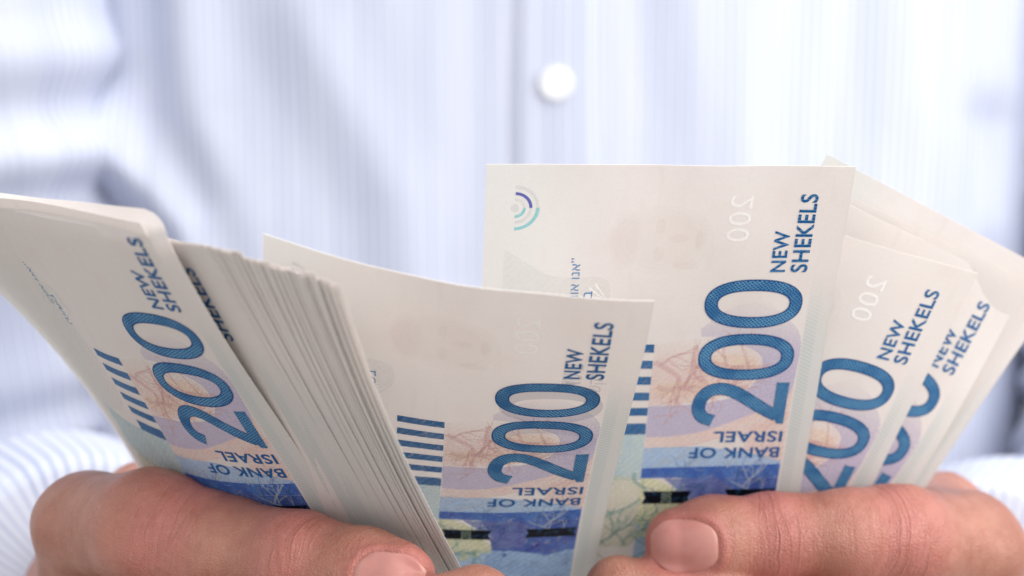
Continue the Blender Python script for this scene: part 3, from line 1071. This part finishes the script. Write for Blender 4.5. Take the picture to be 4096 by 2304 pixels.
# hand beside the thick wad
Lt = [(at(1590, 2318, 266), mm(152, 266)), (at(1450, 2296, 270), mm(176, 270)), (at(1180, 2246, 277), mm(192, 277)), (at(880, 2196, 286), mm(206, 286)),
      (at(590, 2112, 292), mm(226, 292)), (at(345, 2096, 306), mm(196, 306)), (at(372, 2430, 322), 12.5), (np.array([-100, 78, 352]), 19)]
Lo = [
    [(at(570, 2010, 338), mm(150, 338)), (at(640, 2140, 318), 11), (at(590, 2112, 295), 10)],
    [(at(570, 2010, 338), 9), (np.array([-92, 70, 342]), 16), (np.array([-100, 78, 352]), 19)],
    [(np.array([-6.5, 57.0, 258]), 6.9), (np.array([-27, 64, 259]), 7.8), (np.array([-52, 72, 270]), 8.8), (np.array([-79, 74, 300]), 10.5), (np.array([-95, 78, 335]), 14)],
    [(np.array([-14.0, 96, 368]), 7.0), (np.array([-38, 94, 368]), 8.2), (np.array([-66, 88, 362]), 9.2), (np.array([-88, 84, 346]), 11)],
    [(np.array([-18.0, 112, 372]), 6.8), (np.array([-42, 110, 374]), 8.0), (np.array([-68, 102, 368]), 9), (np.array([-90, 92, 352]), 11)],
    [(np.array([-30.0, 126, 376]), 6.0), (np.array([-50, 124, 378]), 7.0), (np.array([-72, 114, 372]), 8), (np.array([-92, 98, 358]), 11)],
    [(np.array([-100, 78, 352]), 19), (np.array([-116, 80, 395]), 24)],
]
child(make_hand(person, Lt, Lo, (at(1598, 2322, 267), (-0.22, -0.12, -1.0), 6.8, 5.6), (-132, 20, 236), (0, 140, 400), [(20.5, 5.5, 0.3), (50, 7.5, 0.5)]))
# hand beside the fan of single notes
Rt = [(at(2706, 2160, 301), mm(128, 301)), (at(2850, 2150, 301), mm(158, 301)), (at(3120, 2146, 303), mm(163, 303)), (at(3370, 2146, 304), mm(176, 304)),
      (at(3600, 2152, 308), mm(198, 308)), (at(3870, 2186, 322), mm(212, 322)), (at(3990, 2480, 342), 14), (np.array([116, 84, 362]), 20)]
Ro = [
    [(at(3775, 2062, 348), mm(172, 348)), (at(3720, 2160, 326), 11), (at(3600, 2152, 310), 9)],
    [(at(3775, 2062, 348), 9), (np.array([108, 72, 352]), 16), (np.array([116, 84, 362]), 20)],
    [(np.array([22.5, 63.6, 300]), 7.2), (np.array([42, 68, 298]), 8.0), (np.array([68, 74, 302]), 9.0), (np.array([94, 80, 322]), 10.5), (np.array([110, 84, 350]), 14)],
    [(np.array([30.0, 104, 384]), 7.2), (np.array([54, 104, 386]), 8.4), (np.array([82, 96, 380]), 9.2), (np.array([104, 88, 362]), 12)],
    [(np.array([34.0, 120, 390]), 7.0), (np.array([58, 120, 392]), 8.0), (np.array([84, 110, 386]), 9), (np.array([106, 96, 368]), 12)],
    [(np.array([46.0, 134, 394]), 6.2), (np.array([66, 132, 396]), 7.0), (np.array([88, 122, 390]), 8), (np.array([108, 104, 374]), 12)],
    [(np.array([116, 84, 362]), 20), (np.array([130, 88, 405]), 25)],
]
child(make_hand(person, Rt, Ro, (at(2724, 2164, 301), (0.02, 0.0, -1.0), 6.8, 5.4), (8, 24, 278), (160, 148, 418), [(20, 5.5, 0.25), (45, 7, 0.6)]))


# ------------------------------------------------------------------ the person: shirt
def sstep(x, a, b):
    t = np.clip((x - a) / (b - a), 0, 1)
    return t * t * (3 - 2 * t)


def seg_dist(px, py, pts):
    """distance and signed side to a polyline in photo pixels, and position along it 0..1"""
    best = np.full(px.shape, 1e9)
    side = np.zeros(px.shape)
    along = np.zeros(px.shape)
    n = len(pts) - 1
    for i in range(n):
        ax, ay = pts[i]
        bx, by = pts[i + 1]
        dx, dy = bx - ax, by - ay
        L2 = dx * dx + dy * dy
        t = ((px - ax) * dx + (py - ay) * dy) / L2
        tc = np.clip(t, 0, 1)
        d = np.hypot(px - ax - tc * dx, py - ay - tc * dy)
        m = d < best
        best = np.where(m, d, best)
        side = np.where(m, ((px - ax) * dy - (py - ay) * dx) / math.sqrt(L2), side)
        along = np.where(m, (i + tc) / n, along)
    return best, side, along


ZT = 520.0


def folds(px, py):
    """cloth relief in mm towards the camera; px,py are photo pixels on the chest"""
    h = np.zeros(px.shape)
    # long diagonal drag line from the upper middle down to the right
    # (relief is scaled at the end)
    d, s, a = seg_dist(px, py, [(1080, -200), (1190, 120), (1430, 556), (1560, 820), (1640, 1300)])
    h += 5.0 * np.exp(-(d / 150) ** 2) * (0.775 + 0.225 * np.tanh(s / 70)) * sstep(a, 0, 0.2)
    h += -2.5 * np.exp(-((d - 210) / 140) ** 2) * (0.5 - 0.5 * np.tanh(s / 60))
    # upright fold on the left chest
    d, s, a = seg_dist(px, py, [(700, -300), (720, 150), (760, 480), (980, 900), (1100, 1300)])
    h += 9.0 * np.exp(-(d / 130) ** 2) * (1 - 0.55 * a)
    d, s, a = seg_dist(px, py, [(590, -300), (610, 150), (640, 450), (820, 800)])
    h += -9.0 * np.exp(-(d / 95) ** 2) * (1 - 0.6 * a)
    # big fold: everything below and left of this line drops back
    d, s, a = seg_dist(px, py, [(120, 380), (300, 500), (520, 690), (720, 930), (850, 1250), (930, 1700)])
    inside = sstep(-s, -30, 170)
    h += 10 * np.exp(-(d / 120) ** 2)
    h += -30 * inside * sstep(px, 1300, 700) * sstep(py, 330, 620)
    h += 26 * sstep(px, 620, 380) * sstep(py, 250, 560)
    # soft drapery on the right
    for (pts, amp, w) in (([(2760, -200), (2860, 400), (2960, 1000)], 3.0, 130), ([(3330, -200), (3300, 500), (3200, 1000)], -2.5, 160),
                          ([(3620, -200), (3700, 400), (3900, 900)], 4.0, 150), ([(3960, 500), (3900, 900), (3960, 1300)], -10, 110),
                          ([(1900, -200), (1880, 500), (1820, 1100)], -2.5, 120), ([(2560, -100), (2600, 500), (2540, 1000)], -2.0, 90)):
        d, s, a = seg_dist(px, py, pts)
        h += amp * np.exp(-(d / w) ** 2)
    # fine drag ripples
    h += 0.8 * np.sin(px / 95 + 1.4 * np.sin(py / 420)) * sstep(px, 300, 900)
    return h * 0.62


def torso():
    nt, nh = 420, 170
    A, B, CX, ZC = 210.0, 120.0, 14.0, ZT + 120.0
    th = np.concatenate([np.linspace(-math.pi, -1.75, 30, endpoint=False), np.linspace(-1.75, 1.75, nt - 60, endpoint=False), np.linspace(1.75, math.pi, 30)])
    ys = np.linspace(-190, 330, nh)
    T, Y = np.meshgrid(th, ys, indexing='ij')
    ex = 0.72
    X = CX + A * np.sign(np.sin(T)) * np.abs(np.sin(T)) ** 0.92
    Z = ZC - B * np.sign(np.cos(T)) * np.abs(np.cos(T)) ** ex
    wide = 1 + 0.06 * (-Y / 200)
    X = CX + (X - CX) * wide
    px, py = 2048 + FPX * X / np.maximum(Z, 300), 1152 + FPX * Y / np.maximum(Z, 300)
    front = sstep(np.cos(T), -0.1, 0.35)
    h = folds(px, py) * front
    Z = Z - h
    X = X + 0.15 * h * np.sin(T)
    arc = np.concatenate([[0], np.cumsum(np.hypot(np.diff(X[:, 60]), np.diff(Z[:, 60] + h[:, 60])))])
    uv = np.stack([np.repeat(arc[:, None], nh, 1) / 100, Y / 100], -1).reshape(-1, 2)
    idx = np.arange(X.size).reshape(X.shape)
    F4 = np.stack([idx[:-1, :-1], idx[:-1, 1:], idx[1:, 1:], idx[1:, :-1]], -1).reshape(-1, 4)
    me = mesh_from('shirt', W(np.stack([X, Y, Z], -1)).reshape(-1, 3), F4, uv)
    return me, (X, Y, Z)


me, (TX, TY, TZ) = torso()
shirt = child(link('shirt', me, person, M_SHIRT))


def chest_z(x, y):
    m = TZ < 640
    d = (TX - x) ** 2 + (TY - y) ** 2 + np.where(m, 0, 1e9)
    i = np.argmin(d)
    return TZ.ravel()[i]


# placket: a raised double-stitched band down the front
def placket():
    xs = np.linspace(-16.5, 16.5, 15)
    ys = np.linspace(-185, 200, 90)
    vx, vz, vy, uu = [], [], [], []
    zc = np.array([chest_z(16.8, y) for y in ys])
    zc = np.convolve(np.pad(zc, 4, 'edge'), np.ones(9) / 9, 'valid')
    prof = np.array([1.0, -0.5, -1.5, -1.9, -1.5, -1.8, -2.0, -2.0, -2.0, -1.8, -1.5, -1.9, -1.5, -0.5, 1.0])
    P = np.empty((15, 90, 3))
    for i, x in enumerate(xs):
        edge = 0.7 * np.sin(ys / 31 + i * 0.1)
        zz = np.array([chest_z(16.8 + x, y) for y in ys])
        zz = np.convolve(np.pad(zz, 4, 'edge'), np.ones(9) / 9, 'valid')
        P[i, :, 0] = 16.8 + x + edge
        P[i, :, 1] = ys
        P[i, :, 2] = np.minimum(zz, zc + 3) + prof[i] - 1.2
    uv = np.stack([np.repeat(xs[:, None], 90, 1) / 100 + 0.003, np.repeat(ys[None], 15, 0) / 100], -1).reshape(-1, 2)
    idx = np.arange(15 * 90).reshape(15, 90)
    F4 = np.stack([idx[:-1, :-1], idx[:-1, 1:], idx[1:, 1:], idx[1:, :-1]], -1).reshape(-1, 4)
    return mesh_from('placket', W(P).reshape(-1, 3), F4, uv)


link('placket', placket(), shirt, M_SHIRT)


def button(cx, cy, r=6.2):
    z0 = chest_z(cx, cy) - 3.6
    prof = [(0, -1.3), (2.2, -1.3), (3.6, -1.35), (4.6, -1.6), (5.4, -1.65), (6.0, -1.3), (6.2, -0.5), (5.9, 0.5), (4.5, 0.9), (0, 0.9)]
    n = 40
    V, Fc = [], []
    for (rr, h) in prof:
        for k in range(n):
            a = 2 * math.pi * k / n
            V.append((cx + rr * math.cos(a), cy + rr * math.sin(a) * 0.98, z0 + h + 0.10 * rr * math.sin(a)))
    for i in range(len(prof) - 1):
        for k in range(n):
            Fc.append((i * n + k, i * n + (k + 1) % n, (i + 1) * n + (k + 1) % n, (i + 1) * n + k))
    b = link('button', mesh_from('button', W(np.array(V)), Fc), shirt, M_BUTTON)
    return b


for by in (-74.0, 10.0, 96.0):
    button(16.0, by)


def tube(name, pts, radii, parent, fold_fn, mat, ns=150, nth=96, stripe_phase=0.0, squash=1.0):
    pts = np.array(pts, float)
    C = smooth_line(pts, ns)
    R = smooth_line(np.stack([radii, radii], 1), ns)[:, 0]
    t = np.gradient(C, axis=0)
    t /= np.linalg.norm(t, axis=1, keepdims=True)
    nrm = np.array([0, 0, -1.0])
    frames = []
    for k in range(ns):
        nrm = nrm - t[k] * (nrm @ t[k])
        nrm /= np.linalg.norm(nrm)
        frames.append((nrm.copy(), np.cross(t[k], nrm)))
    s = np.concatenate([[0], np.cumsum(np.linalg.norm(np.diff(C, axis=0), axis=1))])
    th = np.linspace(0, 2 * math.pi, nth + 1)
    P = np.empty((ns, nth + 1, 3))
    for k in range(ns):
        a, b = frames[k]
        rr = R[k] + fold_fn(s[k], th, s[-1])
        P[k] = C[k] + (rr * np.cos(th))[:, None] * a + (rr * np.sin(th))[:, None] * b * squash
    uv = np.stack([np.repeat((th * np.mean(R))[None] / 100, ns, 0) + stripe_phase, np.repeat(s[:, None] / 100, nth + 1, 1)], -1).reshape(-1, 2)
    idx = np.arange(ns * (nth + 1)).reshape(ns, nth + 1)
    F4 = np.stack([idx[:-1, :-1], idx[:-1, 1:], idx[1:, 1:], idx[1:, :-1]], -1).reshape(-1, 4)
    me = mesh_from(name, W(P).reshape(-1, 3), F4, uv)
    return child(link(name, me, parent, mat)) if parent is person else link(name, me, parent, mat)


def sleeve_folds(seed, bend, deep=3.6):
    r_ = np.random.default_rng(seed)
    waves = [(r_.uniform(18, 40), r_.uniform(0, 6.28), r_.uniform(0.6, 1.6), r_.uniform(-1.4, 1.4)) for _ in range(5)]

    def fn(s, th, L):
        h = np.zeros_like(th)
        for (lam, ph, amp, tw) in waves:
            h += amp * np.sin(2 * math.pi * s / lam + ph + tw * np.sin(th) + 0.7 * np.cos(2 * th))
        w = math.exp(-((s - bend) / 70) ** 2)
        h += deep * w * np.sin(2 * math.pi * s / 52 + 1.1 * np.sin(th + 0.6)) * (0.6 + 0.4 * np.cos(th))
        return h
    return fn


tube('sleeve', [(-242, -230, 545), (-222, -120, 545), (-214, -20, 570), (-214, 64, 600), (-214, 112, 545), (-163, 104, 440), (-113, 86, 368)],
     [74, 66, 60, 56, 52, 45, 33], person, sleeve_folds(4, 285), M_SHIRT)
tube('sleeve', [(310, -230, 600), (288, -110, 585), (270, -10, 575), (256, 70, 552), (226, 104, 500), (180, 104, 440), (130, 94, 380)],
     [74, 66, 60, 56, 52, 45, 33], person, sleeve_folds(9, 285, 3.0), M_SHIRT)


def cuff_fn(s, th, L):
    e = L - s
    lip = 1.2 * math.exp(-((e - 3) / 1.6) ** 2) - 0.5 * math.exp(-((e - 8) / 1.0) ** 2)
    lip -= 20 * max(0.0, 1 - e / 2.4) ** 1.5
    return np.full_like(th, lip) + (0.9 * np.sin(3 * th + 0.4) + 0.5 * np.sin(5 * th)) * min(1.0, e / 4)


tube('cuff', [(-128, 91, 402), (-119, 88, 385), (-110, 85, 368), (-106, 83, 358)], [50, 46, 41, 36], person, cuff_fn, M_SHIRT, ns=90, stripe_phase=0.02)
tube('cuff', [(146, 99, 414), (136, 96, 396), (126, 92, 378), (122, 90, 368)], [50, 46, 41, 36], person, cuff_fn, M_SHIRT, ns=90, stripe_phase=0.02)
